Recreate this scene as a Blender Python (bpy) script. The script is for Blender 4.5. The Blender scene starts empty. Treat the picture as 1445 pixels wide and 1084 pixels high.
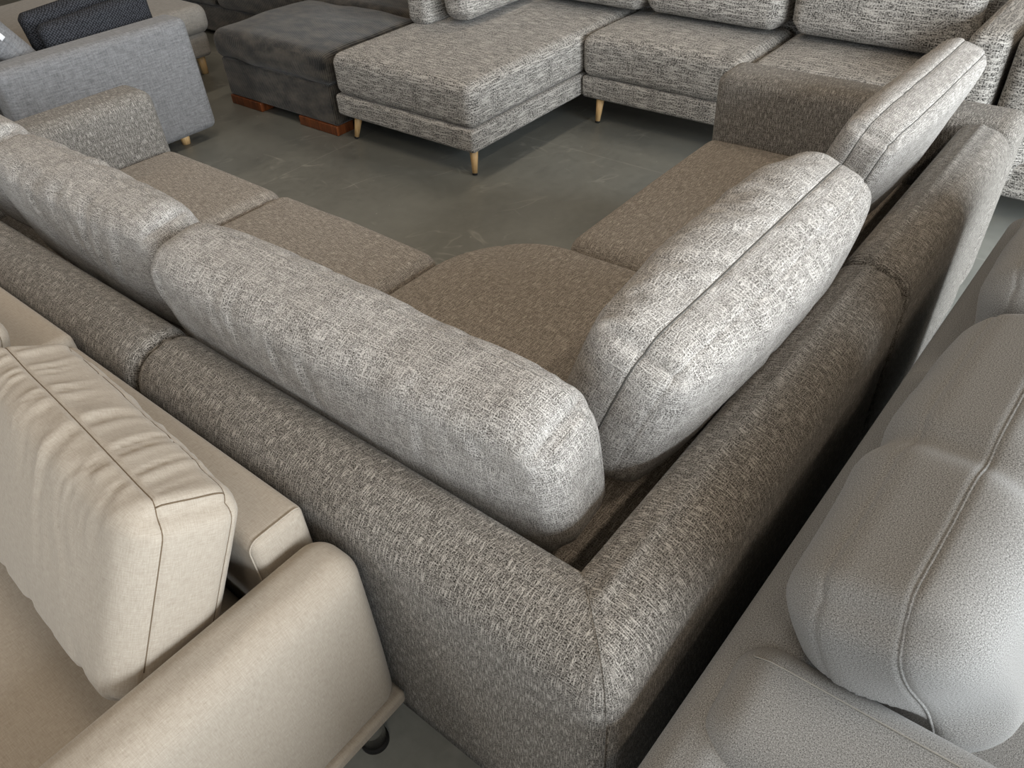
import bpy, bmesh, math, random
import numpy as np
from mathutils import Matrix, Vector

PI = math.pi
random.seed(4)
scene = bpy.context.scene
COL = scene.collection

# ------------------------------------------------------------------ camera
W, H = 1445, 1084
CAM = (-0.43716, -0.25082, 1.63852)
PITCH, YAW, ROLL, FPX = 0.70586, 0.72293, -0.07098, 1080.77

def make_camera():
    fwd = np.array([math.cos(YAW) * math.cos(PITCH), math.sin(YAW) * math.cos(PITCH), -math.sin(PITCH)])
    right = np.array([math.sin(YAW), -math.cos(YAW), 0.0])
    up = np.cross(right, fwd)
    c, s = math.cos(ROLL), math.sin(ROLL)
    r2, u2 = c * right + s * up, -s * right + c * up
    cd = bpy.data.cameras.new('camera')
    co = bpy.data.objects.new('camera', cd)
    COL.objects.link(co)
    co.matrix_world = Matrix(((r2[0], u2[0], -fwd[0], CAM[0]), (r2[1], u2[1], -fwd[1], CAM[1]),
                              (r2[2], u2[2], -fwd[2], CAM[2]), (0, 0, 0, 1)))
    cd.sensor_fit = 'HORIZONTAL'
    cd.sensor_width = 36.0
    cd.lens = FPX / W * 36.0
    cd.clip_start = 0.02
    scene.camera = co

make_camera()

# ------------------------------------------------------------------ materials
def rgb(r, g, b):
    f = lambda v: (v / 255 / 12.92) if v / 255 <= 0.04045 else ((v / 255 + 0.055) / 1.055) ** 2.4
    return (f(r), f(g), f(b), 1.0)

class NT:
    def __init__(self, name):
        self.m = bpy.data.materials.new(name)
        self.m.use_nodes = True
        self.t = self.m.node_tree
        self.b = self.t.nodes['Principled BSDF']
    def n(self, kind, **kw):
        x = self.t.nodes.new(kind)
        for k, v in kw.items():
            setattr(x, k, v)
        return x
    def l(self, a, b):
        self.t.links.new(a, b)
    def math(self, op, a, b=None, clamp=False):
        x = self.n('ShaderNodeMath', operation=op, use_clamp=clamp)
        for i, v in enumerate((a, b)):
            if v is None:
                continue
            if isinstance(v, (int, float)):
                x.inputs[i].default_value = v
            else:
                self.l(v, x.inputs[i])
        return x.outputs[0]
    def noise(self, vec, sx, sy, sz=1.0, detail=2.0, rough=0.5):
        mp = self.n('ShaderNodeMapping')
        mp.inputs['Scale'].default_value = (sx, sy, sz)
        self.l(vec, mp.inputs['Vector'])
        x = self.n('ShaderNodeTexNoise')
        x.inputs['Scale'].default_value = 1.0
        x.inputs['Detail'].default_value = detail
        x.inputs['Roughness'].default_value = rough
        self.l(mp.outputs[0], x.inputs['Vector'])
        return x.outputs['Fac']

def fabric(name, dark, light, layers, gain=3.2, bias=0.0, bump=0.35, dist=0.0012, sheen=0.12, mottle=0.0, rough=0.95):
    """woven cloth; layers: (weight, cycles per metre along u, along v) of stretched noise"""
    k = NT(name)
    uv = k.n('ShaderNodeUVMap').outputs[0]
    acc = None
    tot = sum(w for w, *_ in layers)
    for w, su, sv in layers:
        v = k.math('MULTIPLY', k.noise(uv, su, sv), w / tot)
        acc = v if acc is None else k.math('ADD', acc, v)
    f = k.math('MULTIPLY', k.math('SUBTRACT', acc, 0.5), gain)
    f = k.math('ADD', f, 0.5 + bias, clamp=True)
    if mottle:
        m = k.math('MULTIPLY', k.math('SUBTRACT', k.noise(uv, 9, 9), 0.5), mottle)
        f = k.math('ADD', f, m, clamp=True)
    mx = k.n('ShaderNodeMix', data_type='RGBA')
    mx.inputs['A'].default_value = dark
    mx.inputs['B'].default_value = light
    k.l(f, mx.inputs['Factor'])
    k.l(mx.outputs['Result'], k.b.inputs['Base Color'])
    bp = k.n('ShaderNodeBump')
    bp.inputs['Strength'].default_value = bump
    bp.inputs['Distance'].default_value = dist
    k.l(f, bp.inputs['Height'])
    k.l(bp.outputs[0], k.b.inputs['Normal'])
    k.b.inputs['Roughness'].default_value = rough
    k.b.inputs['Specular IOR Level'].default_value = 0.15
    k.b.inputs['Sheen Weight'].default_value = sheen
    k.b.inputs['Sheen Roughness'].default_value = 0.5
    return k.m

def plain(name, col, rough=0.6, metal=0.0, spec=0.4):
    k = NT(name)
    k.b.inputs['Base Color'].default_value = col
    k.b.inputs['Roughness'].default_value = rough
    k.b.inputs['Metallic'].default_value = metal
    k.b.inputs['Specular IOR Level'].default_value = spec
    return k.m

def wood(name, a, b, rough=0.45):
    k = NT(name)
    tc = k.n('ShaderNodeTexCoord').outputs['Object']
    f = k.noise(tc, 90, 90, 9, 4.0)
    f = k.math('ADD', k.math('MULTIPLY', k.math('SUBTRACT', f, 0.5), 2.4), 0.5, clamp=True)
    mx = k.n('ShaderNodeMix', data_type='RGBA')
    mx.inputs['A'].default_value = a
    mx.inputs['B'].default_value = b
    k.l(f, mx.inputs['Factor'])
    k.l(mx.outputs['Result'], k.b.inputs['Base Color'])
    k.b.inputs['Roughness'].default_value = rough
    return k.m

def corduroy(name, dark, light):
    k = NT(name)
    uv = k.n('ShaderNodeUVMap').outputs[0]
    w = k.n('ShaderNodeTexWave', wave_type='BANDS', bands_direction='X', wave_profile='SIN')
    w.inputs['Scale'].default_value = 26.0
    w.inputs['Distortion'].default_value = 0.25
    w.inputs['Detail'].default_value = 2.0
    w.inputs['Detail Scale'].default_value = 3.0
    k.l(uv, w.inputs['Vector'])
    rib = w.outputs['Fac']
    nap = k.noise(uv, 9, 16, 1, 4.0, 0.6)
    nap = k.math('ADD', k.math('MULTIPLY', k.math('SUBTRACT', nap, 0.5), 4.4), 0.36)
    f = k.math('ADD', k.math('MULTIPLY', rib, 0.35), k.math('MULTIPLY', nap, 0.65), clamp=True)
    mx = k.n('ShaderNodeMix', data_type='RGBA')
    mx.inputs['A'].default_value = dark
    mx.inputs['B'].default_value = light
    k.l(f, mx.inputs['Factor'])
    k.l(mx.outputs['Result'], k.b.inputs['Base Color'])
    bp = k.n('ShaderNodeBump')
    bp.inputs['Strength'].default_value = 0.5
    bp.inputs['Distance'].default_value = 0.003
    k.l(rib, bp.inputs['Height'])
    k.l(bp.outputs[0], k.b.inputs['Normal'])
    k.b.inputs['Roughness'].default_value = 0.85
    k.b.inputs['Specular IOR Level'].default_value = 0.15
    k.b.inputs['Sheen Weight'].default_value = 0.25
    return k.m

def knit(name, dark, light):
    k = NT(name)
    uv = k.n('ShaderNodeUVMap').outputs[0]
    mp = k.n('ShaderNodeMapping')
    mp.inputs['Rotation'].default_value = (0, 0, 0.6)
    k.l(uv, mp.inputs['Vector'])
    v = k.n('ShaderNodeTexVoronoi')
    v.inputs['Scale'].default_value = 95.0
    v.inputs['Randomness'].default_value = 0.25
    k.l(mp.outputs[0], v.inputs['Vector'])
    f = k.math('SUBTRACT', 1.0, k.math('MULTIPLY', v.outputs['Distance'], 1.7), clamp=True)
    mx = k.n('ShaderNodeMix', data_type='RGBA')
    mx.inputs['A'].default_value = dark
    mx.inputs['B'].default_value = light
    k.l(f, mx.inputs['Factor'])
    k.l(mx.outputs['Result'], k.b.inputs['Base Color'])
    bp = k.n('ShaderNodeBump')
    bp.inputs['Strength'].default_value = 0.8
    bp.inputs['Distance'].default_value = 0.004
    k.l(f, bp.inputs['Height'])
    k.l(bp.outputs[0], k.b.inputs['Normal'])
    k.b.inputs['Roughness'].default_value = 0.95
    k.b.inputs['Specular IOR Level'].default_value = 0.1
    return k.m

def concrete(name):
    k = NT(name)
    tc = k.n('ShaderNodeTexCoord').outputs['Object']
    big = k.noise(tc, 1.3, 1.3, 1.3, 5.0, 0.6)
    fine = k.noise(tc, 26, 26, 26, 6.0, 0.65)
    ramp = k.n('ShaderNodeValToRGB')
    ramp.color_ramp.elements[0].position = 0.32
    ramp.color_ramp.elements[0].color = rgb(106, 108, 104)
    ramp.color_ramp.elements[1].position = 0.7
    ramp.color_ramp.elements[1].color = rgb(138, 140, 135)
    k.l(k.math('ADD', k.math('MULTIPLY', big, 0.7), k.math('MULTIPLY', fine, 0.3)), ramp.inputs[0])
    # pale scuffs: thin ridges of stretched noise
    def scuff(sx, sy, rot, lo):
        mp = k.n('ShaderNodeMapping')
        mp.inputs['Rotation'].default_value = (0, 0, rot)
        k.l(tc, mp.inputs['Vector'])
        n = k.noise(mp.outputs[0], sx, sy, 1, 3.0, 0.6)
        r = k.math('ABSOLUTE', k.math('SUBTRACT', n, 0.5))
        line = k.math('SUBTRACT', 1.0, k.math('MULTIPLY', r, 90.0), clamp=True)
        gate = k.math('MULTIPLY', k.math('SUBTRACT', k.noise(mp.outputs[0], 3.1, 3.7, 1, 2.0), lo), 8.0, clamp=True)
        return k.math('MULTIPLY', line, gate)
    s = k.math('ADD', scuff(1.2, 4.0, 0.5, 0.53), scuff(3.0, 0.9, 0.2, 0.55), clamp=True)
    speck = k.math('MULTIPLY', k.math('SUBTRACT', k.noise(tc, 34, 34, 34, 2.0), 0.73), 12.0, clamp=True)
    s = k.math('ADD', k.math('MULTIPLY', s, 0.34), k.math('MULTIPLY', speck, 0.5), clamp=True)
    # saw-cut joint lines of the slab: straight, pale with dust
    sep = k.n('ShaderNodeSeparateXYZ')
    k.l(tc, sep.inputs[0])
    def joint(axis, at):
        d = k.math('ABSOLUTE', k.math('SUBTRACT', sep.outputs[axis], at))
        return k.math('SUBTRACT', 1.0, k.math('MULTIPLY', d, 170.0), clamp=True)
    j = k.math('MULTIPLY', k.math('ADD', joint(0, 2.62), joint(1, 2.98), clamp=True), 0.30)
    s = k.math('ADD', s, k.math('MULTIPLY', j, k.math('ADD', fine, 0.1)), clamp=True)
    mx = k.n('ShaderNodeMix', data_type='RGBA')
    mx.inputs['B'].default_value = rgb(196, 194, 186)
    k.l(ramp.outputs[0], mx.inputs['A'])
    k.l(s, mx.inputs['Factor'])
    k.l(mx.outputs['Result'], k.b.inputs['Base Color'])
    rr = k.math('ADD', k.math('MULTIPLY', fine, 0.25), 0.3)
    k.l(rr, k.b.inputs['Roughness'])
    bp = k.n('ShaderNodeBump')
    bp.inputs['Strength'].default_value = 0.15
    bp.inputs['Distance'].default_value = 0.004
    k.l(fine, bp.inputs['Height'])
    k.l(bp.outputs[0], k.b.inputs['Normal'])
    return k.m

def slub(name, dark, light, fu, fv, wu=1.0, wv=1.0, grain=420, base=0.34, gain=2.2, lift=0.62, bump=0.5, dist=0.0014, mottle=0.0, lo=0.51):
    """dark grainy ground with separate pale slub yarns; fu, fv: (cycles per m across the yarn, along it)"""
    k = NT(name)
    uv = k.n('ShaderNodeUVMap').outputs[0]
    def yarn(n, w):
        return k.math('MULTIPLY', k.math('MULTIPLY', k.math('SUBTRACT', n, lo), 6.5, clamp=True), w)
    s1 = yarn(k.noise(uv, fu[0], fu[1], 1, 1.0), wu)
    s2 = yarn(k.noise(uv, fv[1], fv[0], 1, 1.0), wv)
    m = k.math('MAXIMUM', s1, s2)
    g = k.math('ADD', k.math('MULTIPLY', k.math('SUBTRACT', k.noise(uv, grain, grain, 1, 1.0), 0.5), gain), base)
    f = k.math('ADD', g, k.math('MULTIPLY', m, lift), clamp=True)
    if mottle:
        q = k.math('MULTIPLY', k.math('SUBTRACT', k.noise(uv, 22, 26, 1, 3.0), 0.5), mottle)
        f = k.math('ADD', f, q, clamp=True)
    mx = k.n('ShaderNodeMix', data_type='RGBA')
    mx.inputs['A'].default_value = dark
    mx.inputs['B'].default_value = light
    k.l(f, mx.inputs['Factor'])
    k.l(mx.outputs['Result'], k.b.inputs['Base Color'])
    bp = k.n('ShaderNodeBump')
    bp.inputs['Strength'].default_value = bump
    bp.inputs['Distance'].default_value = dist
    k.l(f, bp.inputs['Height'])
    k.l(bp.outputs[0], k.b.inputs['Normal'])
    k.b.inputs['Roughness'].default_value = 0.95
    k.b.inputs['Specular IOR Level'].default_value = 0.12
    k.b.inputs['Sheen Weight'].default_value = 0.08
    return k.m

M_MAIN = slub('slub weave grey brown', rgb(38, 34, 30), rgb(180, 175, 168), (460, 42), (460, 36), 1.0, 0.5, 420, 0.27, 2.0, 0.62)
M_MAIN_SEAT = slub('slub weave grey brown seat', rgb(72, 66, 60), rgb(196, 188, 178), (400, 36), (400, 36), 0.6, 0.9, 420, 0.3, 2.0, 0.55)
M_CUSH = slub('slub weave pale grey', rgb(66, 62, 58), rgb(200, 196, 191), (460, 32), (460, 32), 0.9, 0.9, 430, 0.36, 2.4, 0.5, mottle=0.4)
M_BEIGE = fabric('beige linen', rgb(142, 131, 118), rgb(180, 171, 158),
                [(0.9, 560, 60), (0.9, 60, 560), (0.6, 600, 600)], gain=2.2, bump=0.2, dist=0.0007)
M_FELT = fabric('grey felt twill', rgb(68, 67, 65), rgb(166, 165, 163),
                [(1.0, 640, 640), (0.45, 420, 420)], gain=3.0, bump=0.15, dist=0.0007)
M_STREAK = slub('streaked light grey weave', rgb(30, 28, 27), rgb(184, 180, 174), (130, 11), (130, 12), 0.5, 1.0, 170, 0.36, 2.4, 0.55, lo=0.475)
M_SLATE = fabric('blue grey heather', rgb(94, 94, 95), rgb(146, 146, 148),
                [(0.8, 20, 130), (0.6, 130, 20), (0.6, 170, 170)], gain=2.8, bump=0.2, dist=0.001)
M_DUST = fabric('pale grey beige seat cloth', rgb(108, 104, 98), rgb(154, 149, 142),
                [(0.8, 20, 130), (0.6, 130, 20), (0.6, 170, 170)], gain=2.2, bump=0.2, dist=0.001)
M_CORD = corduroy('charcoal corduroy', rgb(15, 14, 13), rgb(76, 70, 62))
M_KNIT = knit('dark knitted wool', rgb(30, 31, 34), rgb(86, 88, 94))
M_OAK = wood('pale oak', rgb(186, 148, 98), rgb(216, 182, 132))
M_BROWNWOOD = wood('reddish brown wood', rgb(66, 32, 14), rgb(118, 64, 30), 0.35)
M_RUBBER = plain('black rubber', rgb(20, 20, 20), 0.7)
M_CHROME = plain('brushed chrome', rgb(190, 190, 188), 0.25, 1.0)
M_LABEL = plain('white label', rgb(232, 232, 234), 0.8)
M_LINING = plain('dark lining', rgb(26, 25, 24), 0.95, 0, 0.1)
M_THREAD_B = plain('beige thread', rgb(104, 90, 74), 0.9, 0, 0.1)
M_THREAD_L = plain('pale thread', rgb(150, 147, 140), 0.9, 0, 0.1)
M_THREAD_G = plain('grey thread', rgb(86, 85, 82), 0.9, 0, 0.1)
M_FLOOR = concrete('painted concrete')
M_WALL = plain('warehouse wall', rgb(120, 112, 102), 0.9, 0, 0.2)
M_CEIL = plain('warehouse ceiling', rgb(84, 74, 62), 0.9, 0, 0.2)

# ------------------------------------------------------------------ mesh kit
def vnoise(P, seed=0):
    """value noise, roughly -1..1, for an (n,3) array"""
    P = np.asarray(P, float)
    i = np.floor(P).astype(np.int64)
    f = P - i
    f = f * f * (3 - 2 * f)
    def h(a):
        n = (a[:, 0] * 374761393 + a[:, 1] * 668265263 + a[:, 2] * 2147483647 + seed * 144665) & 0x7fffffff
        n = ((n ^ (n >> 13)) * 1274126177) & 0x7fffffff
        n = n ^ (n >> 16)
        return (n & 0xffff) / 32767.5 - 1
    out = 0
    for dx in (0, 1):
        for dy in (0, 1):
            for dz in (0, 1):
                w = np.abs(1 - dx - f[:, 0]) * np.abs(1 - dy - f[:, 1]) * np.abs(1 - dz - f[:, 2])
                out = out + w * h(i + np.array([dx, dy, dz]))
    return out

def link(name, me, mat, parent=None, loc=None):
    o = bpy.data.objects.new(name, me)
    COL.objects.link(o)
    me.materials.append(mat)
    if parent is not None:
        o.parent = parent
    elif loc is not None:
        o.location = loc
    return o

def mesh_from(name, V, F, UV=None, smooth=True):
    """V (n,3); F list of index tuples; UV list of per-loop pairs"""
    me = bpy.data.meshes.new(name)
    me.from_pydata([tuple(v) for v in V], [], [tuple(int(i) for i in f) for f in F])
    if UV is not None:
        ul = me.uv_layers.new(name='UVMap')
        ul.data.foreach_set('uv', np.asarray(UV, np.float32).ravel())
    if smooth:
        me.polygons.foreach_set('use_smooth', [True] * len(me.polygons))
    me.update()
    return me

def axis_samples(h, r, res, extra=()):
    t = [math.tan(a) * r for a in np.linspace(0, PI / 4, 6)]
    inner = max(h - r, 0)
    n = max(1, int(round(2 * inner / res)))
    mid = list(np.linspace(-inner, inner, n + 1)) if inner > 1e-6 else [0.0]
    s = [-inner - q for q in t[:0:-1]] + mid + [inner + q for q in t[1:]]
    for e in extra:
        for d in (-.007, -.0035, 0, .0035, .007):
            s.append(e + d)
    s = sorted(set(round(v, 5) for v in s if abs(v) <= h + 1e-6))
    out = [s[0]]
    for v in s[1:]:
        if v - out[-1] > 0.0012:
            out.append(v)
    if out[-1] != s[-1]:
        out[-1] = s[-1]
    return np.array(out)

def round_points(P, hs, r):
    hs = np.asarray(hs)
    C = np.clip(P, -(hs - r), hs - r)
    D = P - C
    L = np.linalg.norm(D, axis=1, keepdims=True)
    N = D / np.maximum(L, 1e-9)
    return C + N * r, N

def rbox(hx, hy, hz, r, res=0.03, deform=None, extra=((), (), ()), uvoff=(0, 0), swap=False):
    """rounded box as V, F, UV; deform(P, N, B) -> P, with B the unrounded box points"""
    hs = (hx, hy, hz)
    r = min(r, hx, hy, hz)
    ax = [axis_samples(hs[i], r, res, extra[i]) for i in range(3)]
    index, B, F, UV = {}, [], [], []
    def arc(v, h):
        inner = h - r
        if abs(v) <= inner:
            return v
        return math.copysign(inner + r * math.atan((abs(v) - inner) / r), v)
    def vid(p):
        k = (round(p[0], 5), round(p[1], 5), round(p[2], 5))
        if k not in index:
            index[k] = len(B)
            B.append(p)
        return index[k]
    for axis in range(3):
        a, b = ((1, 2), (0, 2), (0, 1))[axis]
        for sgn in (-1, 1):
            ids = np.empty((len(ax[a]), len(ax[b])), int)
            for i, u in enumerate(ax[a]):
                for j, v in enumerate(ax[b]):
                    p = [0, 0, 0]
                    p[axis] = sgn * hs[axis]
                    p[a], p[b] = u, v
                    ids[i, j] = vid(tuple(p))
            au = [arc(u, hs[a]) for u in ax[a]]
            av = [arc(v, hs[b]) for v in ax[b]]
            flip = (sgn > 0) == (axis == 1)
            for i in range(len(au) - 1):
                for j in range(len(av) - 1):
                    q = [(i, j), (i + 1, j), (i + 1, j + 1), (i, j + 1)]
                    if flip:
                        q = q[::-1]
                    F.append([ids[x] for x in q])
                    for x in q:
                        u, v = au[x[0]] + uvoff[0], av[x[1]] + uvoff[1]
                        # keep u along the box's long run on every side
                        if axis == 2 and not swap:
                            u, v = v, u
                        UV.append((u, v))
    # faces on -axis sides need the opposite winding
    B = np.array(B, float)
    P, N = round_points(B, hs, r)
    if deform is not None:
        P = deform(P, N, B)
    return P, F, UV

def fix_normals(me):
    bm = bmesh.new()
    bm.from_mesh(me)
    bmesh.ops.recalc_face_normals(bm, faces=bm.faces)
    bm.to_mesh(me)
    bm.free()
    me.update()

def xform(P, loc=(0, 0, 0), yaw=0, tilt=0, roll=0):
    cz, sz, cx, sx, cy, sy = math.cos(yaw), math.sin(yaw), math.cos(tilt), math.sin(tilt), math.cos(roll), math.sin(roll)
    Rz = np.array([[cz, -sz, 0], [sz, cz, 0], [0, 0, 1]])
    Rx = np.array([[1, 0, 0], [0, cx, -sx], [0, sx, cx]])
    Ry = np.array([[cy, 0, sy], [0, 1, 0], [-sy, 0, cy]])
    return np.asarray(P) @ (Rz @ Rx @ Ry).T + np.asarray(loc)

def base_of(parent):
    return np.array(parent['_at']) if parent is not None and '_at' in parent else np.zeros(3)

ROOTS = {}
def thing(name, label, cat, at, group=None, yaw=0.0):
    o = bpy.data.objects.new(name, None)
    COL.objects.link(o)
    o.empty_display_size = 0.1
    o.location = at
    o.rotation_euler = (0, 0, yaw)
    o['label'] = label
    o['category'] = cat
    if group:
        o['group'] = group
    return o

def tag(o, label=None, cat=None, group=None, kind=None):
    if label:
        o['label'] = label
    if cat:
        o['category'] = cat
    if group:
        o['group'] = group
    if kind:
        o['kind'] = kind
    return o

def put(name, vfu, mat, parent, loc=(0, 0, 0), yaw=0, tilt=0, roll=0):
    """a mesh part; loc is in the parent's own frame"""
    V, F, UV = vfu
    me = mesh_from(name, xform(V, loc, yaw, tilt, roll), F, UV)
    fix_normals(me)
    return link(name, me, mat, parent)

def block(name, lo, hi, r, mat, parent, res=0.05, deform=None, swap=False, uvseed=None):
    lo, hi = np.array(lo, float), np.array(hi, float)
    h = (hi - lo) / 2
    off = (random.random() * 7, random.random() * 7)
    return put(name, rbox(*h, r, res, deform, uvoff=off, swap=swap), mat, parent, (lo + hi) / 2)

def puff_top(amount, hx, hy, noise=0.0, seed=1, edge=0.0):
    def d(P, N, B):
        P = P.copy()
        kx = np.clip(1 - (P[:, 0] / hx) ** 2, 0, 1) ** 0.55
        ky = np.clip(1 - (P[:, 1] / hy) ** 2, 0, 1) ** 0.55
        up = np.clip(N[:, 2], 0, 1)
        P[:, 2] += amount * kx * ky * up
        if noise:
            P += N * (vnoise(P * 5.5, seed) * noise)[:, None]
        return P
    return d

def tube(path, rad, n=6, closed=False):
    path = np.asarray(path, float)
    m = len(path)
    V, F, UV = [], [], []
    if closed:
        T = np.roll(path, -1, 0) - np.roll(path, 1, 0)
    else:
        T = np.gradient(path, axis=0)
    T /= np.maximum(np.linalg.norm(T, axis=1, keepdims=True), 1e-9)
    nrm = np.cross(T[0], [0.31, 0.77, 0.55])
    nrm /= np.linalg.norm(nrm)
    run = 0
    runs = []
    for i in range(m):
        nrm = nrm - T[i] * (nrm @ T[i])
        nrm /= max(np.linalg.norm(nrm), 1e-9)
        bi = np.cross(T[i], nrm)
        if i:
            run += np.linalg.norm(path[i] - path[i - 1])
        runs.append(run)
        for k in range(n):
            a = 2 * PI * k / n
            V.append(path[i] + rad * (math.cos(a) * nrm + math.sin(a) * bi))
    for i in range(m if closed else m - 1):
        j = (i + 1) % m
        for k in range(n):
            l = (k + 1) % n
            F.append((i * n + k, i * n + l, j * n + l, j * n + k))
            u0, u1 = runs[i], runs[j] if j else run + 0.01
            UV += [(u0, k / n * .01), (u0, (k + 1) / n * .01), (u1, (k + 1) / n * .01), (u1, k / n * .01)]
    if not closed:
        F.append(tuple(range(n - 1, -1, -1)))
        UV += [(0, 0)] * n
        F.append(tuple((m - 1) * n + k for k in range(n)))
        UV += [(0, 0)] * n
    return np.array(V), F, UV

def lathe(prof, n=20, axis=((0, 0, 0), (0, 0, 1))):
    """prof: (radius, t) with t from 0 to 1 along the axis segment"""
    a, b = np.array(axis[0], float), np.array(axis[1], float)
    d = b - a
    dn = d / np.linalg.norm(d)
    e1 = np.cross(dn, [0.2, 1, 0.1])
    e1 /= np.linalg.norm(e1)
    e2 = np.cross(dn, e1)
    V, F, UV = [], [], []
    for r, t in prof:
        for k in range(n):
            g = 2 * PI * k / n
            V.append(a + d * t + r * (math.cos(g) * e1 + math.sin(g) * e2))
    for i in range(len(prof) - 1):
        for k in range(n):
            l = (k + 1) % n
            F.append((i * n + k, i * n + l, (i + 1) * n + l, (i + 1) * n + k))
            UV += [(k / n, i), ((k + 1) / n, i), ((k + 1) / n, i + 1), (k / n, i + 1)]
    F.append(tuple(range(n - 1, -1, -1)))
    UV += [(0, 0)] * n
    F.append(tuple((len(prof) - 1) * n + k for k in range(n)))
    UV += [(0, 0)] * n
    return np.array(V), F, UV

def sweep(prof, path, ends=(0.02, 0.02), nrm_in=True, uvoff=(0, 0)):
    """prof: closed list of (s, z); path(s, u) -> (x, y) sampled by list of (u, inset); rings of the inset profile"""
    prof = np.array(prof, float)
    m = len(prof)
    e = np.roll(prof, -1, 0) - np.roll(prof, 1, 0)
    nr = np.stack([e[:, 1], -e[:, 0]], 1)
    nr /= np.maximum(np.linalg.norm(nr, axis=1, keepdims=True), 1e-9)
    cen = prof.mean(0)
    if ((prof - cen) * nr).sum() < 0:
        nr = -nr
    arc = np.concatenate([[0], np.cumsum(np.linalg.norm(np.diff(prof, axis=0), axis=1))])
    total = arc[-1] + np.linalg.norm(prof[0] - prof[-1])
    V, F, UV = [], [], []
    us = []
    for u, inset, wob in path['rings']:
        q = prof - nr * inset
        for (s, z) in q:
            V.append(path['map'](s, u, z))
        us.append(u)
    nR = len(us)
    for i in range(nR - 1):
        for k in range(m):
            l = (k + 1) % m
            F.append((i * m + k, i * m + l, (i + 1) * m + l, (i + 1) * m + k))
            v0, v1 = arc[k], arc[l] if l else total
            for (ii, kk, vv) in ((i, k, v0), (i, l, v1), (i + 1, l, v1), (i + 1, k, v0)):
                uu = path['along'](prof[kk][0], us[ii]) if 'along' in path else us[ii]
                UV.append((uu + uvoff[0], vv + uvoff[1]))
    for ring in (0, nR - 1):
        f = [ring * m + k for k in range(m)]
        F.append(tuple(f if ring else f[::-1]))
        idx = f if ring else f[::-1]
        UV += [(V[i][0] + V[i][1], V[i][2]) for i in idx]
    return np.array(V), F, UV

def rings(u0, u1, e0, e1, step=0.03):
    out = []
    def ends(e, base, sg):
        k = []
        if e > 0:
            for a in np.linspace(0, PI / 2, 6):
                k.append((base + sg * e * (1 - math.cos(a)), e * (1 - math.sin(a))))
        else:
            k.append((base, 0.0))
        return k
    A = ends(e0, u0, 1)
    Bq = ends(e1, u1, -1)[::-1]
    n = max(2, int((u1 - u0 - e0 - e1) / step))
    mid = [(u, 0.0) for u in np.linspace(u0 + e0, u1 - e1, n + 1)][1:-1]
    return [(u, i, 0) for u, i in A + mid + Bq]

def back_profile(t, h, z0, R, R2, crown=0.006):
    p = []
    for z in np.linspace(z0, h - R, 12):
        p.append((0.0, z))
    for a in np.linspace(0, PI / 2, 9)[1:]:
        p.append((R - R * math.cos(a), h - R + R * math.sin(a)))
    n = 4
    for i in range(1, n):
        q = i / n
        p.append((R + (t - R - R2) * q, h + crown * math.sin(PI * q)))
    for a in np.linspace(0, PI / 2, 7):
        p.append((t - R2 + R2 * math.sin(a), h - R2 + R2 * math.cos(a)))
    for z in np.linspace(h - R2, z0, 8)[1:]:
        p.append((t, z))
    for q in np.linspace(t, 0, 4)[1:-1]:
        p.append((q, z0))
    return p

# ------------------------------------------------------------------ loose cushions
class Cushion:
    """box cushion: local x along its width, y through its thickness (+y is its back), z up"""
    def __init__(self, a, b, c, rf=0.8, puff=0.25, rc=0.07, wrinkle=None, seams=(), res=0.014, groove=0.003, post=None, pz=0.5):
        self.pz = pz
        self.post = post
        self.a, self.b, self.c = a, b, c
        self.r = b * rf
        self.puff, self.rc, self.w, self.seams, self.res, self.groove = puff, rc, wrinkle, seams, res, groove
    def map(self, P, N, B):
        a, b, c = self.a, self.b, self.c
        P = P.copy()
        # rounded corners of the outline
        R = self.rc
        for sx in (-1, 1):
            for sz in (-1, 1):
                vx, vz = sx * P[:, 0] - (a - R), sz * P[:, 2] - (c - R)
                m = (vx > 0) & (vz > 0)
                if m.any():
                    L = np.hypot(vx[m], vz[m])
                    mxv = np.maximum(vx[m], vz[m])
                    s = 1 + (mxv / np.maximum(L, 1e-9) - 1) * smooth01(mxv, 0.25 * R, R)
                    P[m, 0] = sx * ((a - R) + vx[m] * s)
                    P[m, 2] = sz * ((c - R) + vz[m] * s)
        k = np.clip(1 - (P[:, 0] / a) ** 2, 0, 1) ** 0.6 * np.clip(1 - (P[:, 2] / c) ** 2, 0, 1) ** self.pz
        P[:, 1] *= 1 + self.puff * k
        for y0 in self.seams:
            P -= N * (self.groove * np.exp(-((B[:, 1] - y0) / 0.0045) ** 2))[:, None] * (1 - np.abs(N[:, 1:2]) ** 3)
        if self.w is not None:
            P += N * self.w(P, N, self)[:, None]
        if self.post is not None:
            P = self.post(P)
        return P
    def build(self):
        return rbox(self.a, self.b, self.c, self.r, self.res, self.map,
                    extra=((), self.seams, ()), uvoff=(random.random() * 9, random.random() * 9), swap=True)
    def loop(self, y0, lift=0.0, n=60):
        a, c = self.a, self.c
        pts = []
        for z in np.linspace(-0.55 * c, c, n // 2)[:-1]:
            pts.append((-a, y0, z))
        for x in np.linspace(-a, a, n)[:-1]:
            pts.append((x, y0, c))
        for z in np.linspace(c, -0.55 * c, n // 2):
            pts.append((a, y0, z))
        B = np.array(pts, float)
        P, N = round_points(B, (a, self.b, c), self.r)
        P2 = self.map(P, N, B)
        return P2 + N * lift
    def cross(self, x0, y0, y1, z1=None, n=14, lift=0.0, side='top'):
        """a short seam across the gusset"""
        ys = np.linspace(y0, y1, n)
        if side == 'top':
            B = np.array([(x0, y, self.c) for y in ys])
        else:
            B = np.array([(math.copysign(self.a, x0), y, z1) for y in ys])
        P, N = round_points(B, (self.a, self.b, self.c), self.r)
        return self.map(P, N, B) + N * lift

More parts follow.
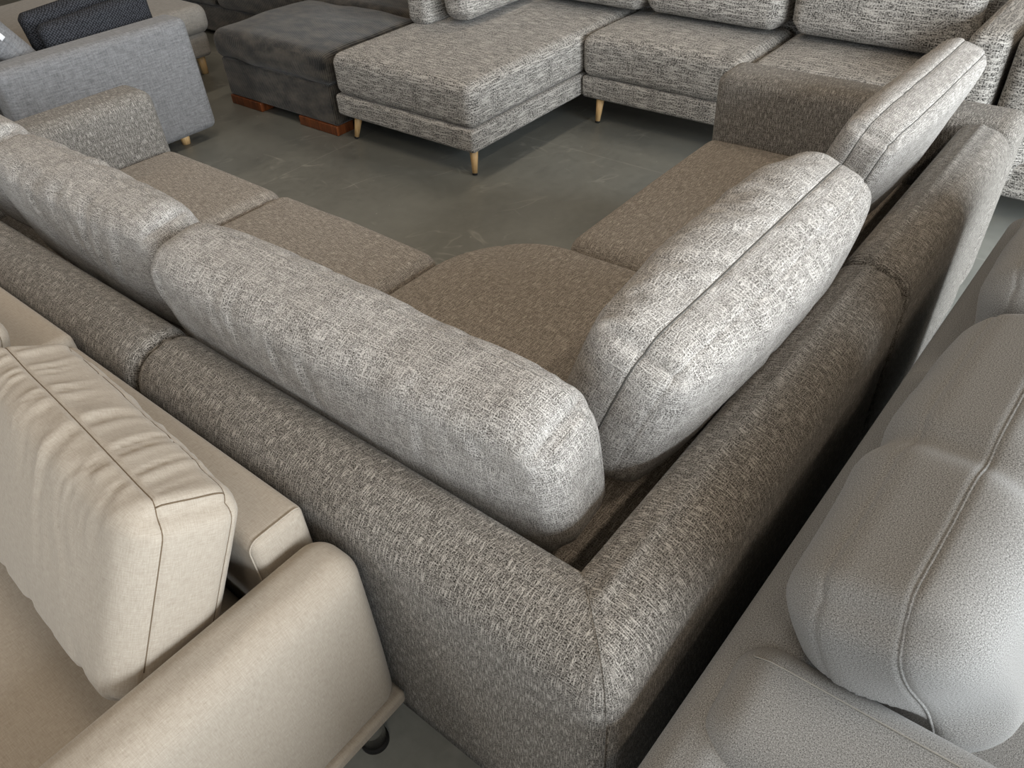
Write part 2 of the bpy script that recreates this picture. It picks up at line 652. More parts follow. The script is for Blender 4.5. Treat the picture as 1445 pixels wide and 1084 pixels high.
def smooth01(x, lo, hi):
    t = np.clip((x - lo) / (hi - lo), 0, 1)
    return t * t * (3 - 2 * t)

def wrinkles(seed, amp=0.006, fx=11.0, dents=(), big=0.008, toplines=0.004, gather=0.0, gy=-0.03, gfreq=20.0, folds=()):
    """soft lumps, creases that run in from the seams, and separate dents (x, z, side, length, width, depth, slant)"""
    def f(P, N, C):
        x, y, z = P[:, 0], P[:, 1], P[:, 2]
        d = big * vnoise(np.stack([x * 4.2, y * 4.2, z * 4.2], 1), seed)
        d += amp * 0.5 * vnoise(np.stack([x * fx, y * 9, z * 6], 1), seed + 1)
        rid = 1 - np.abs(vnoise(np.stack([x * fx * 1.7 + z * 4, y * 3, z * 2.2], 1), seed + 2))
        edge = smooth01(np.abs(z), C.c * 0.25, C.c) * (1 - smooth01(np.abs(N[:, 2]), 0.75, 1.0))
        gate = np.clip(vnoise(np.stack([x * 3, y * 2, z * 3], 1), seed + 3) + 0.35, 0, 1)
        d -= toplines * 2.2 * np.clip(rid - 0.72, 0, 1) / 0.28 * edge * gate
        if gather:
            # cloth gathered along the front top seam: creases run away from it over the front and the gusset
            top = np.clip(N[:, 2], 0, 1)
            front = np.clip(-N[:, 1], 0, 1)
            far = np.where(top > 0.6, np.abs(y - gy), C.c - z + 0.02)
            s = x * gfreq + 1.4 * vnoise(np.stack([x * 6, y * 9, z * 9], 1), seed + 5) + np.where(top > 0.6, (y - gy) * 16, -(C.c - z) * 7)
            q = np.stack([s, np.zeros_like(s) + seed, np.where(top > 0.6, y * 3, z * 2.5)], 1)
            crease = np.abs(vnoise(q, seed + 6)) ** 0.7
            reach = 0.06 + 0.10 * np.clip(vnoise(np.stack([x * 7, x * 0, x * 0], 1), seed + 7) + 0.5, 0, 1.2)
            d += gather * (crease - 0.45) * np.exp(-(far / reach) ** 2) * (1 - np.exp(-(far / 0.012) ** 2)) * np.maximum(top, front) * smooth01(C.a - np.abs(x), 0.01, 0.09)
        for (fx0, wd, dep, zlo, sl) in folds:
            m = smooth01(z, zlo, zlo + 0.08)
            xx = x - fx0 - sl * y
            d += (-dep * np.exp(-(xx / wd) ** 2) + 0.3 * dep * np.exp(-((xx + 2.2 * wd) / (1.3 * wd)) ** 2)) * m
        for (dx, dz, side, ln, wd, dep, sl) in dents:
            m = (N[:, 1] * side > 0.1)
            t = (z - dz) / ln
            xx = x - dx - sl * (z - dz)
            g = np.exp(-(xx / wd) ** 2) * np.exp(-t ** 2)
            ridge = np.exp(-((xx - 2.0 * wd) / (1.4 * wd)) ** 2) * np.exp(-t ** 2)
            d += np.where(m, -dep * g + 0.55 * dep * ridge, 0)
        return d
    return f

def cushion(name, label, group, C, mat, at, yaw, tilt, roll, seams=None, seam_r=0.0018, seam_mat=None, seam_name='piping', press=None):
    V, F, UV = C.build()
    V = xform(V, (0, 0, 0), yaw, tilt, roll)
    at = np.asarray(at, float)
    if press is not None:
        V = press(V + at) - at
    me = mesh_from(name, V, F, UV)
    fix_normals(me)
    o = link(name, me, mat, None, at)
    tag(o, label, 'cushion', group)
    for s in (C.seams if seams is None else seams):
        loop = xform(C.loop(s), (0, 0, 0), yaw, tilt, roll)
        if press is not None:
            loop = press(loop + at) - at
        T = tube(loop, seam_r, 6)
        link(seam_name, mesh_from(seam_name, *T), seam_mat or mat, o)
    return o


def press_side(d, z, face, h, r, over=3.0):
    """keep coordinate d below face at heights under h, following the rounded shoulder of radius r; free above it"""
    zz = np.clip(z - (h - r), 0, r)
    lim = face + r - np.sqrt(np.maximum(r * r - zz * zz, 0)) + np.clip(z - h - 0.004, 0, None) * over
    return np.minimum(d, lim - 0.005)

def press_edge(d, z, t, h, r2):
    """how far out a cushion must stay at height z from a backrest of thickness t, height h, inner edge radius r2"""
    zz = np.clip(z - (h - r2), 0, r2)
    lim = t - r2 + np.sqrt(np.maximum(r2 * r2 - zz * zz, 0))
    return np.where(z < h + 0.004, np.maximum(d, lim + 0.006), d)

def press_floor(P, z0):
    P[:, 2] = np.where(P[:, 2] < z0 + 0.03, z0 + 0.03 * np.exp(np.minimum(P[:, 2] - z0 - 0.03, 0) / 0.03), P[:, 2])
    return P
# ------------------------------------------------------------------ setting
def struct(name, lo, hi, mat):
    o = block(name, lo, hi, 0.001, mat, None, res=50)
    o['kind'] = 'structure'
    return o

struct('floor', (-6, -6, -0.1), (8, 10, 0), M_FLOOR)
struct('ceiling', (-6, -6, 4.6), (8, 10, 4.7), M_CEIL)
struct('wall_far', (8, -6, 0), (8.1, 10, 4.6), M_WALL)
struct('wall_left', (-6, 10, 0), (8, 10.1, 4.6), M_WALL)
# the wall behind the camera's right shoulder is a row of wide roller doors, open to daylight
struct('wall_right', (-6, -6.1, 4.3), (8, -6, 4.6), M_WALL)
struct('wall_near', (-6.1, -6, 0), (-6, 10, 0.6), M_WALL)
struct('trim_1', (-6.1, -6, 2.6), (-6, 10, 4.6), M_WALL)

# unseen blocker added behind the camera to shade the low parts of the near sofas
struct('shade_blocker', (-3.2, -1.35, 0), (-0.02, -1.25, 1.08), M_WALL)

# ------------------------------------------------------------------ the corner sofa
L, D, ZS, T, HB = 1.245, 0.985, 0.443, 0.165, 0.656
sofa = thing('corner_sofa', 'large grey-brown slub weave corner sofa filling the middle, lined with loose back cushions', 'sofa', (0, 0, 0))
prof = back_profile(T, HB, 0.03, 0.085, 0.05)
RC = 0.05

def corner_map(s, u, z):
    m = max(s, RC)
    if u < 0 - 1e-9 and u <= -0.2:
        y = m + (-u - 0.2) / (L - 0.2) * (L - m)
        return (s, y, z)
    if u >= 0.2:
        x = m + (u - 0.2) / (L - 0.2) * (L - m)
        return (x, s, z)
    g = (u + 0.2) / 0.4 * PI / 2
    if s < RC:
        return (RC - (RC - s) * math.cos(g), RC - (RC - s) * math.sin(g), z)
    return (s, s, z)

def corner_along(s, u):
    if u <= -0.2:
        return -corner_map(s, u, 0)[1]
    if u >= 0.2:
        return corner_map(s, u, 0)[0]
    return u * 0.2

cr = [r for r in rings(-L, -0.2, 0.03, 0.0)]
cr += [(u, 0.0, 0) for u in np.linspace(-0.2, 0.2, 9)[1:-1]]
cr += [(-u, i, w) for u, i, w in reversed(rings(-L, -0.2, 0.03, 0.0))]
put('corner_backrest', sweep(prof, {'rings': cr, 'map': corner_map, 'along': corner_along}), M_MAIN, sofa)
mit = [((RC - (RC - s) * math.cos(PI / 4)) if s < RC else s, z) for s, z in prof if z > 0.06][:24]
put('mitre_seam', tube([(p - 0.0006, p - 0.0006, z + 0.0004) for p, z in mit], 0.0012), M_MAIN, sofa)

YA, XB, ARM = 2.745, 2.196, 0.191
put('backrest', sweep(prof, {'rings': rings(L + 0.008, YA - 0.003, 0.03, 0.02), 'map': lambda s, u, z: (s, u, z)}, uvoff=(3.3, 0.4)), M_MAIN, sofa)
put('backrest', sweep(prof, {'rings': rings(L + 0.008, XB - 0.003, 0.03, 0.02), 'map': lambda s, u, z: (u, s, z)}, uvoff=(6.1, 1.4)), M_MAIN, sofa)
# armrests run the full depth of the sofa
block('armrest', (0.0, YA, 0.06), (D + 0.005, YA + ARM, 0.662), 0.05, M_MAIN, sofa, swap=True)
block('armrest', (XB, 0.0, 0.06), (XB + ARM, D + 0.005, 0.662), 0.05, M_MAIN, sofa)
# seats: cushions sewn to the base, then a plain base
def seat(x0, x1, y0, y1, swap, seed):
    hx, hy = (x1 - x0) / 2, (y1 - y0) / 2
    block('seat_cushion', (x0, y0, 0.25), (x1, y1, ZS - 0.008), 0.055, M_MAIN_SEAT, sofa, 0.04,
          puff_top(0.018, hx, hy, 0.003, seed), swap)
seat(T + 0.004, D, L + 0.004, 2.018, False, 1)
seat(T + 0.004, D, 2.024, YA - 0.003, False, 2)
seat(L + 0.004, XB - 0.003, T + 0.004, D, True, 3)
RS = 0.34
def corner_seat(P, N, B):
    h = (L - 0.004 - (T + 0.004)) / 2
    P = puff_top(0.02, h, h, 0.003, 4)(P, N, B)
    c = h - RS
    vx, vy = P[:, 0] - c, P[:, 1] - c
    m = (vx > 0) & (vy > 0)
    s = np.maximum(vx[m], vy[m]) / np.maximum(np.hypot(vx[m], vy[m]), 1e-9)
    P[m, 0], P[m, 1] = c + vx[m] * s, c + vy[m] * s
    return P
block('seat_cushion', (T + 0.004, T + 0.004, 0.25), (L - 0.002, L - 0.002, ZS - 0.008), 0.055, M_MAIN_SEAT, sofa, 0.03, corner_seat, True)
block('base', (T + 0.01, L + 0.01, 0.05), (D - 0.02, YA - 0.01, 0.255), 0.02, M_MAIN, sofa)
block('base', (L + 0.01, T + 0.01, 0.05), (XB - 0.01, D - 0.02, 0.255), 0.02, M_MAIN, sofa)
block('base', (T + 0.01, T + 0.01, 0.05), (L - 0.01, D - 0.02, 0.255), 0.02, M_MAIN, sofa)
for x, y in ((0.08, 0.08), (0.08, 1.3), (0.08, 2.8), (1.3, 0.08), (2.3, 0.08), (0.9, 2.8), (2.3, 0.9), (0.9, 0.9)):
    put('foot', lathe([(0.025, 0), (0.028, 1)], 12, ((x, y, 0), (x, y, 0.062))), M_RUBBER, sofa)

GM = 'loose back cushions of the corner sofa'
ZTOP = 0.462
def press_a(P):
    P = P.copy()
    P[:, 0] = press_edge(P[:, 0], P[:, 2], T, HB + 0.006, 0.05)
    P[:, 1] = press_side(P[:, 1], P[:, 2], YA, 0.664, 0.05)
    return press_floor(P, ZTOP)
def press_b(P):
    P = P.copy()
    P[:, 1] = press_edge(P[:, 1], P[:, 2], T, HB + 0.006, 0.05)
    P[:, 0] = press_side(P[:, 0], P[:, 2], XB, 0.664, 0.05)
    return press_floor(P, ZTOP)
W1 = wrinkles(11, 0.005, toplines=0.006, dents=[(-0.08, 0.07, 1, .08, .009, .006, -.2), (-0.16, 0.08, 1, .09, .009, .008, -.35), (-0.22, 0.08, 1, .08, .009, .008, -.45),
                               (-0.29, 0.06, 1, .08, .010, .009, -.6), (0.1, 0.09, 1, .05, .010, .006, .2)])
W2 = wrinkles(23, 0.005, toplines=0.006, dents=[(0.2, 0.13, 1, .04, .009, .007, 0.1), (0.26, 0.12, 1, .05, .009, .007, 0.1), (-0.02, 0.09, 1, .06, .010, .007, 0.15),
                               (0.07, 0.11, 1, .06, .009, .007, .1), (-0.30, 0.08, 1, .05, .010, .007, -.1), (-0.42, 0.13, 1, .03, .009, .008, .6), (0.49, 0.1, 1, .05, .010, .008, -.4)])
W3 = wrinkles(37, 0.005, toplines=0.004, gather=0.010, gy=0.0, gfreq=18, dents=[(-0.1, 0.08, 1, .07, .016, .006, -.3), (-0.3, -0.06, 1, .06, .02, .006, -.5), (0.1, 0.02, 1, .08, .018, .004, .1)])
W4 = wrinkles(41, 0.004, toplines=0.003, gather=0.005, gy=0.0)
cushion('back_cushion', 'pale grey cushion second from the left arm of the corner sofa', GM,
        Cushion(0.470, 0.066, 0.186, rf=0.62, rc=0.10, puff=0.65, wrinkle=W1), M_CUSH, (0.302, 1.845, 0.652), PI / 2 - .01, -0.17, 0.022, seams=(-0.04,), press=press_a)
cushion('back_cushion', 'long creased pale grey cushion just left of the sofa corner', GM,
        Cushion(0.565, 0.074, 0.190, rf=0.62, rc=0.12, puff=0.66, wrinkle=W2), M_CUSH, (0.279, 0.800, 0.653), 1.590, -0.17, 0.0, seams=(-0.05,), press=press_a)
cushion('back_cushion', 'pale grey dark-seamed cushion just right of the sofa corner', GM,
        Cushion(0.476, 0.080, 0.188, rf=0.62, rc=0.09, puff=0.95, pz=0.3, wrinkle=W3, seams=(0.0, 0.06)), M_CUSH, (0.880, 0.288, 0.686), PI, -0.33, -0.037, seams=(0.0,), seam_r=0.0019, seam_mat=M_THREAD_G, press=press_b)
cushion('back_cushion', 'pale grey cushion at the right end of the corner sofa, touching its right arm', GM,
        Cushion(0.42, 0.066, 0.192, rf=0.6, puff=0.5, rc=0.07, wrinkle=W4, seams=(-0.02, 0.05)), M_CUSH, (1.92, 0.285, 0.668), PI - .02, -0.33, -0.01, seam_r=0.0014, seam_mat=M_THREAD_G, press=press_b)
cushion('back_cushion', 'pale grey cushion beside the left arm of the corner sofa, mostly outside the photo', GM,
        Cushion(0.19, 0.08, 0.175, rf=0.55, wrinkle=W4), M_CUSH, (0.33, 2.52, 0.65), PI / 2, -0.25, 0.0, seams=(-0.04,), press=press_a)

# ------------------------------------------------------------------ beige sofa, near left
bs = thing('beige_sofa', 'beige linen sofa at the near left, its back against the corner sofa', 'sofa', (0, 0, 0))
block('backrest', (-0.135, 0.612, 0.1), (-0.02, 1.425, 0.645), 0.022, M_BEIGE, bs, swap=False)
block('backrest', (-0.135, 1.43, 0.1), (-0.012, 2.35, 0.66), 0.022, M_BEIGE, bs, swap=False)
def arm_shape(P, N, B):
    P = P.copy()
    P[:, 1] -= 0.012 * np.clip(1 - (B[:, 2] / 0.25) ** 2, 0, 1) * np.clip(-N[:, 1], 0, 1)
    return P
arm = block('armrest', (-1.0, 0.478, 0.146), (-0.014, 0.602, 0.605), 0.05, M_BEIGE, bs, 0.04, arm_shape, swap=True)
block('hem_band', (-1.0, 0.474, 0.116), (-0.012, 0.604, 0.152), 0.012, M_BEIGE, bs, swap=True)
block('seat_cushion', (-0.98, 0.606, 0.25), (-0.14, 1.425, 0.42), 0.05, M_BEIGE, bs, 0.05, puff_top(0.02, 0.42, 0.41, 0.003, 9))
block('seat_cushion', (-0.98, 1.43, 0.25), (-0.14, 2.3, 0.42), 0.05, M_BEIGE, bs, 0.05, puff_top(0.02, 0.42, 0.43, 0.003, 10))
block('base', (-0.96, 0.6, 0.115), (-0.1, 2.3, 0.26), 0.02, M_BEIGE, bs)
for x, y in ((-0.088, 0.522), (-0.9, 0.522), (-0.09, 2.25), (-0.9, 2.25)):
    lg = put('leg', lathe([(0.027, 0.1), (0.027, 1)], 24, ((x, y, 0), (x, y, 0.122))), M_CHROME, bs)
    lg['label'] = 'chrome leg'
    fp = put('foot_pad', lathe([(0.031, 0), (0.031, 0.9), (0.028, 1)], 24, ((x, y, 0), (x, y, 0.014))), M_RUBBER, lg)
def press_beige(P):
    P = P.copy()
    m = P[:, 2] < 0.668
    P[:, 0] = np.where(m, np.minimum(P[:, 0], -0.142), P[:, 0])
    P[:, 1] = np.where(P[:, 2] < 0.63, np.maximum(P[:, 1], 0.609 - np.clip(P[:, 2] - 0.57, 0, 1)), P[:, 1])
    return press_floor(P, 0.446)
WB = wrinkles(53, 0.004, fx=12, big=0.006, toplines=0.006, gather=0.013, gy=-0.045, gfreq=52)
GB = 'loose cushions of the beige sofa'
def beige_cushion(label, a, at, yaw, tilt, wr):
    C = Cushion(a, 0.088, 0.188, rf=0.55, puff=0.3, rc=0.05, wrinkle=wr, seams=(-0.045, 0.07), res=0.0075)
    o = cushion('back_cushion', label, GB, C, M_BEIGE, at, yaw, tilt, 0.0, seam_r=0.0012, seam_mat=M_THREAD_B, seam_name='seam', press=press_beige)
    for x0 in (-(a - 0.028), a - 0.028):
        T = tube(xform(C.cross(x0, -0.045, 0.07, lift=0.0004), (0, 0, 0), yaw, tilt), 0.0012)
        link('seam', mesh_from('seam', *T), M_THREAD_B, o)
beige_cushion('large wrinkled beige cushion next to the arm of the beige sofa', 0.33, (-0.244, 0.934, 0.640), -1.645, -0.48, WB)
beige_cushion('beige cushion peeking in at the left photo edge, beyond the wrinkled one', 0.33, (-0.27, 1.69, 0.645), -1.57, -0.40, WB)
# seams round the end of the near backrest
xs0, xs1, zs1 = -0.135, -0.02, 0.645
for yy in (0.623,):
    r = 0.022
    pts = [(xs0, yy, z) for z in np.linspace(0.4, zs1 - r, 12)]
    pts += [(xs0 + r - r * math.cos(a), yy, zs1 - r + r * math.sin(a)) for a in np.linspace(0, PI / 2, 7)[1:]]
    pts += [(x, yy, zs1) for x in np.linspace(xs0 + r, xs1 - r, 6)[1:]]
    pts += [(xs1 - r + r * math.sin(a), yy, zs1 - r + r * math.cos(a)) for a in np.linspace(0, PI / 2, 7)[1:]]
    c = np.array(pts)
    put('seam', tube((c + np.array([0, -0.003, 0]))[:-3], 0.0015), M_BEIGE, bs)

# ------------------------------------------------------------------ grey sofa, near right
gs = thing('grey_sofa', 'light grey felt sofa at the near right, its back to the corner sofa', 'sofa', (0, -0.055, 0), yaw=-0.022)
gp = back_profile(0.135, 0.6, 0.08, 0.05, 0.045, 0.004)
put('backrest', sweep(gp, {'rings': rings(-0.1, 1.79, 0.02, 0.012), 'map': lambda s, u, z: (u, -s, z)}), M_FELT, gs)
put('seam', tube([(1.0, -s, z + 0.0005) for s, z in gp[8:30]], 0.001), M_THREAD_L, gs)
arm_at = xform([(0.0, -0.48, 0)], (0.14, -0.035, 0.3775), 0.05)[0]
put('armrest', rbox(0.103, 0.48, 0.2575, 0.06, 0.03), M_FELT, gs, arm_at, yaw=0.05)
put('stitch_line', tube(xform([(0.05, y, 0.2578 if y < 0.43 else 0.2578 - (y - 0.43) * 0.35) for y in np.linspace(-0.42, 0.455, 40)], arm_at, 0.05), 0.0011), M_THREAD_L, gs)
block('seat_cushion', (0.22, -0.98, 0.26), (1.0, -0.14, 0.43), 0.05, M_FELT, gs, 0.05, puff_top(0.015, 0.39, 0.42, 0.002, 12), True)
block('seat_cushion', (1.005, -0.98, 0.26), (1.79, -0.14, 0.43), 0.05, M_FELT, gs, 0.05, puff_top(0.015, 0.39, 0.42, 0.002, 13), True)
block('base', (0.04, -0.96, 0.09), (1.79, -0.1, 0.265), 0.02, M_FELT, gs)
for x, y in ((0.1, -0.1), (0.1, -0.9), (1.7, -0.1), (1.7, -0.9)):
    put('leg', lathe([(0.02, 0), (0.026, 1)], 14, ((x, y, 0), (x, y, 0.1))), M_OAK, gs)
def against_arm(P):
    # the end of the cushion gives way to the armrest, most at the low front corner
    P = P.copy()
    end = 1 - smooth01(P[:, 0], -0.42, -0.12)
    low = 1 - smooth01(P[:, 2], -0.08, 0.13)
    front = smooth01(-P[:, 1], -0.06, 0.12)
    P[:, 0] += end * low * (0.035 + 0.06 * front)
    return P
def press_grey(P):
    P = P.copy()
    yb = -0.055 - 0.022 * P[:, 0] - 0.135
    P[:, 1] = np.where(P[:, 2] < 0.61, np.minimum(P[:, 1], yb - 0.006), P[:, 1])
    xa = 0.247 - 0.028 * P[:, 1]
    P[:, 0] = -press_side(-P[:, 0], P[:, 2], -xa, 0.637, 0.06)
    return press_floor(P, 0.452)
WG = wrinkles(61, 0.003, fx=8, big=0.007, toplines=0.003, folds=[(-0.05, 0.034, 0.015, 0.06, 0.3)])
WG2 = wrinkles(67, 0.003, fx=8, big=0.007, toplines=0.003)
GG = 'loose cushions of the grey sofa'
cushion('back_cushion', 'plump light grey cushion beside the arm of the grey felt sofa', GG,
        Cushion(0.41, 0.112, 0.187, rf=0.7, rc=0.06, puff=0.36, res=0.006, wrinkle=WG, seams=(-0.045, 0.06), post=against_arm), M_FELT, (0.597, -0.290, 0.645), -0.04, -0.34, 0.0, seams=(-0.045,), seam_r=0.0024, press=press_grey)
cushion('back_cushion', 'light grey cushion farther along the grey felt sofa, cut by the right photo edge', GG,
        Cushion(0.4, 0.112, 0.19, rf=0.7, rc=0.06, puff=0.3, wrinkle=WG2, seams=(-0.045, 0.06)), M_FELT, (1.43, -0.30, 0.652), -0.04, -0.22, 0.0, seams=(-0.045,), seam_r=0.0024, press=press_grey)

# ------------------------------------------------------------------ streaked sofa with a chaise, far side
fs = thing('chaise_sofa', 'streaked light grey chaise sofa on slim oak legs across the aisle', 'sofa', (0, 0, 0))
def fseat(x0, x1, y0, y1, seed):
    hx, hy = (x1 - x0) / 2, (y1 - y0) / 2
    block('seat_cushion', (x0, y0, 0.232), (x1, y1, 0.438), 0.05, M_STREAK, fs, 0.05, puff_top(0.02, hx, hy, 0.004, seed))
fseat(2.09, 3.55, 2.112, 3.07, 21)
fseat(2.95, 3.55, 1.215, 2.105, 22)
fseat(2.95, 3.55, 0.36, 1.209, 23)
block('base', (2.085, 2.11, 0.125), (3.7, 3.075, 0.236), 0.02, M_STREAK, fs)
block('base', (2.955, 0.2, 0.125), (3.7, 2.106, 0.236), 0.02, M_STREAK, fs)
block('backrest', (3.56, 0.2, 0.2), (3.74, 3.06, 0.76), 0.05, M_STREAK, fs)
block('armrest', (2.66, 2.90, 0.44), (3.74, 3.06, 0.86), 0.045, M_STREAK, fs, swap=True)
block('armrest', (2.95, 0.205, 0.13), (3.74, 0.35, 0.70), 0.05, M_STREAK, fs, swap=True)
for x, y, dx, dy in ((2.124, 2.152, .03, .02), (2.12, 3.0, .03, -.02), (2.969, 2.006, .03, .0), (2.98, 0.26, .02, 0), (3.6, 0.26, 0, 0), (3.6, 3.0, 0, 0)):
    lg = put('leg', lathe([(0.0125, 0.06), (0.023, 1)], 16, ((x, y, 0), (x + dx, y + dy, 0.135))), M_OAK, fs)
    lg['label'] = 'tapered oak leg'
    put('foot_tip', lathe([(0.0118, 0), (0.0127, 1)], 16, ((x, y, 0), (x + dx * .065, y + dy * .065, 0.009))), M_RUBBER, lg)
def press_f(P):
    P = P.copy()
    P[:, 0] = np.minimum(P[:, 0], 3.552)
    P[:, 1] = np.minimum(P[:, 1], 2.893)
    return press_floor(P, 0.462)
WF = wrinkles(71, 0.004, big=0.009)
GF = 'loose back cushions of the streaked chaise sofa'
cushion('back_cushion', 'streaked light grey cushion leaning on the side arm of the chaise', GF,
        Cushion(0.33, 0.085, 0.2, rf=0.7, res=0.025, wrinkle=WF), M_STREAK, (3.03, 2.77, 0.67), 0.05, -0.12, 0, seams=(-0.04,), press=press_f)
for lab, y, a in (('streaked light grey back cushion at the end of the chaise', 2.31, 0.34),
                  ('streaked light grey back cushion on the middle seat of the chaise sofa', 1.59, 0.372),
                  ('streaked grey back cushion on the right seat of the chaise sofa, next to its arm', 0.79, 0.39)):
    cushion('back_cushion', lab, GF, Cushion(a, 0.1, 0.21, rf=0.7, res=0.025, wrinkle=WF), M_STREAK, (3.42, y, 0.675), -PI / 2, -0.15, 0, seams=(-0.05,), press=press_f)
nb = thing('streaked_sofa', 'streaked grey sofa squeezed in right of the chaise sofa at the top right photo corner', 'sofa', (0, 0, 0))
block('armrest', (2.95, 0.02, 0.13), (3.74, 0.185, 0.72), 0.06, M_STREAK, nb, swap=True)
block('seat_cushion', (2.97, -0.8, 0.232), (3.6, 0.015, 0.44), 0.05, M_STREAK, nb)
block('base', (2.96, -0.82, 0.1), (3.7, 0.18, 0.24), 0.02, M_STREAK, nb)
block('backrest', (3.6, -0.82, 0.2), (3.76, 0.018, 0.76), 0.05, M_STREAK, nb)
for x, y in ((3.0, 0.1), (3.65, 0.1), (3.0, -0.75), (3.65, -0.75)):
    put('leg', lathe([(0.015, 0), (0.022, 1)], 12, ((x, y, 0), (x, y, 0.11))), M_OAK, nb)

# ------------------------------------------------------------------ charcoal corduroy ottoman and sofa
ot = thing('ottoman', 'charcoal corduroy ottoman on reddish wood blocks beside the chaise', 'ottoman', (2.4, 3.6, 0))
def loc_block(name, lo, hi, r, mat, parent, at, **kw):
    return block(name, np.array(lo) - at, np.array(hi) - at, r, mat, parent, **kw)
OA = np.array((2.4, 3.6, 0))
loc_block('base', (2.085, 3.10, 0.05), (2.81, 4.08, 0.27), 0.02, M_CORD, ot, OA)
loc_block('cushion_top', (2.07, 3.085, 0.262), (2.825, 4.10, 0.42), 0.06, M_CORD, ot, OA, res=0.04, deform=puff_top(0.035, 0.378, 0.5, 0.012, 31))
for x0, x1, y0, y1 in ((2.08, 2.2, 3.105, 3.43), (2.08, 2.2, 3.78, 4.075), (2.68, 2.8, 3.105, 3.43), (2.68, 2.8, 3.78, 4.075)):
    f = loc_block('block_foot', (x0, y0, 0), (x1, y1, 0.052), 0.004, M_BROWNWOOD, ot, OA)
    f['label'] = 'reddish brown wooden block foot'
ds = thing('corduroy_sofa', 'charcoal corduroy sofa behind the corduroy ottoman', 'sofa', (0, 0, 0))
block('base', (2.87, 3.12, 0.03), (3.75, 6.2, 0.215), 0.02, M_CORD, ds)
for y0, y1, sd in ((3.12, 4.25, 41), (4.256, 5.25, 42), (5.256, 6.2, 43)):
    block('seat_cushion', (2.85, y0, 0.21), (3.5, y1, 0.41), 0.06, M_CORD, ds, 0.05, puff_top(0.03, 0.37, 0.5, 0.006, sd))
block('backrest', (3.5, 3.12, 0.2), (3.78, 6.2, 0.8), 0.08, M_CORD, ds)

# ------------------------------------------------------------------ blue-grey sofa, top left
ls = thing('slate_sofa', 'blue-grey sofa with a wide slab arm at the top left, on stub oak legs', 'sofa', (0, 0, 0))
block('armrest', (0.775, 3.69, 0.055), (1.735, 3.87, 0.625), 0.04, M_SLATE, ls, 0.04, swap=True)
block('base', (0.95, 3.86, 0.1), (1.6, 4.62, 0.26), 0.02, M_SLATE, ls)
block('seat_cushion', (0.93, 3.89, 0.25), (1.62, 4.59, 0.43), 0.05, M_SLATE, ls)
block('backrest', (0.79, 3.885, 0.1), (0.91, 6.0, 0.61), 0.04, M_SLATE, ls)
cb = block('chaise_base', (1.0, 4.63, 0.12), (2.37, 5.9, 0.27), 0.03, M_DUST, ls, 0.1)
cc = block('chaise_cushion', (1.0, 4.60, 0.262), (2.4, 5.92, 0.43), 0.06, M_DUST, ls, 0.05, puff_top(0.015, 0.7, 0.66, 0.003, 51), True)
for o in (cb, cc):
    o['label'] = 'paler grey-beige chaise'
for x, y, h in ((1.56, 3.775, .06), (2.32, 4.72, .125), (1.0, 3.775, .06), (2.3, 5.8, .125)):
    l = put('leg', lathe([(0.022, 0), (0.028, 1)], 16, ((x, y, 0), (x, y, h))), M_OAK, ls)
    l['label'] = 'stub oak leg'
cs = thing('beige_couch', 'beige couch glimpsed at the left photo edge, behind the end of the slab arm', 'sofa', (0, 0, 0))
block('armrest', (-0.2, 3.80, 0.08), (0.735, 3.95, 0.58), 0.04, M_BEIGE, cs, swap=True)
block('backrest', (0.56, 3.96, 0.1), (0.735, 5.6, 0.6), 0.04, M_BEIGE, cs)
block('seat_cushion', (-0.2, 3.96, 0.25), (0.55, 5.6, 0.42), 0.05, M_BEIGE, cs, 0.06)
block('base', (-0.18, 3.96, 0.08), (0.55, 5.58, 0.245), 0.02, M_BEIGE, cs)
for x, y in ((-0.1, 3.87), (0.66, 3.87), (-0.1, 5.5), (0.66, 5.5)):
    put('leg', lathe([(0.018, 0), (0.024, 1)], 12, ((x, y, 0), (x, y, 0.09))), M_OAK, cs)
GK = 'dark knitted cushions on the blue-grey sofa'
KW = wrinkles(81, 0.004, big=0.012)
def press_slate(P):
    P = P.copy()
    P[:, 1] = np.where(P[:, 2] < 0.64, np.maximum(P[:, 1], 3.878), P[:, 1])
    return press_floor(P, 0.44)
cushion('knitted_cushion', 'dark knitted cushion in front, right behind the slab arm of the blue-grey sofa', GK,
        Cushion(0.29, 0.04, 0.13, rf=0.9, puff=0.7, rc=0.03, res=0.02, wrinkle=KW), M_KNIT, (1.425, 3.98, 0.578), PI, 0.05, 0.06, press=press_slate)
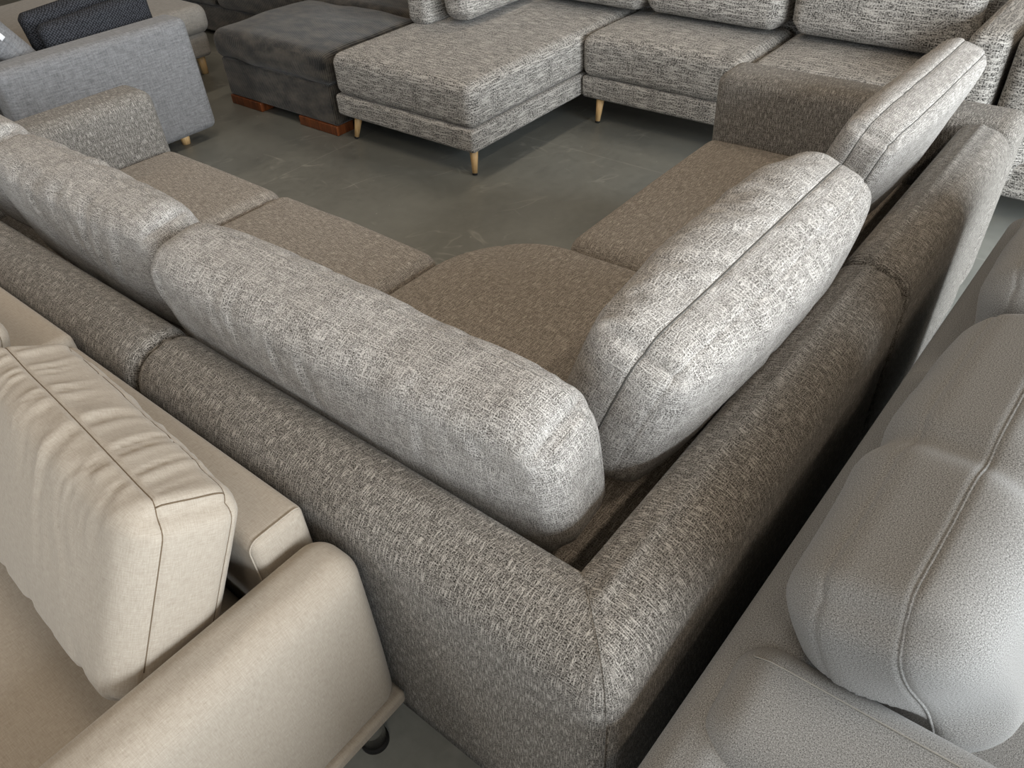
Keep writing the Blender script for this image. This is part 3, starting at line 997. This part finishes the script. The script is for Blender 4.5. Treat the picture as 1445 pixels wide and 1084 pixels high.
cushion('knitted_cushion', 'dark knitted cushion at the back, behind the other knitted one', GK,
        Cushion(0.29, 0.04, 0.14, rf=0.9, puff=0.7, rc=0.03, res=0.02, wrinkle=KW), M_KNIT, (1.42, 4.14, 0.60), PI, 0.05, 0.06, press=press_slate)
gc = cushion('scatter_cushion', 'blue-grey scatter cushion with a white label, top left photo edge', None,
        Cushion(0.22, 0.055, 0.19, rf=0.9, puff=0.6, rc=0.03, res=0.02, wrinkle=KW, seams=(0.0,)), M_SLATE, (0.965, 4.16, 0.66), PI / 2, -0.55, 0.0, press=press_slate)
lb = xform(rbox(0.002, 0.012, 0.028, 0.0015, 0.02)[0] + np.array([-0.226, -0.004, 0.055]), (0, 0, 0), PI / 2, -0.55)
tg = link('label_tag', mesh_from('label_tag', lb, *rbox(0.002, 0.012, 0.028, 0.0015, 0.02)[1:]), M_LABEL, gc)
tg['label'] = 'white label'
# ------------------------------------------------------------------ light
w = bpy.data.worlds.new('world')
scene.world = w
w.use_nodes = True
w.node_tree.nodes['Background'].inputs[0].default_value = (0.80, 0.90, 1.0, 1)
w.node_tree.nodes['Background'].inputs[1].default_value = 0.5

def area(name, loc, direction, sx, sy, power, col):
    d = bpy.data.lights.new(name, 'AREA')
    d.shape = 'RECTANGLE'
    d.size, d.size_y = sx, sy
    d.energy = power
    d.color = col
    o = bpy.data.objects.new(name, d)
    COL.objects.link(o)
    o.location = loc
    o.rotation_euler = Vector(direction).to_track_quat('-Z', 'Z').to_euler()
    return o

area('door_daylight', (0.0, -5.9, 2.2), (0, 1, 0), 10.0, 4.1, 1160, (0.90, 0.96, 1.0))
area('window_daylight', (-5.9, 2.0, 1.6), (1, 0, 0), 14.0, 1.9, 270, (0.90, 0.96, 1.0))
for x in (-2.5, 1.0, 4.5):
    for y in (-2.0, 2.5, 7.0):
        area('tube_light', (x, y, 4.5), (0, 0, -1), 1.5, 0.2, 22, (1.0, 0.84, 0.66))

vs = scene.view_settings
vs.view_transform = 'Standard'
vs.look = 'None'
vs.gamma = 1.0
vs.use_curve_mapping = False
vs.exposure = 0.47
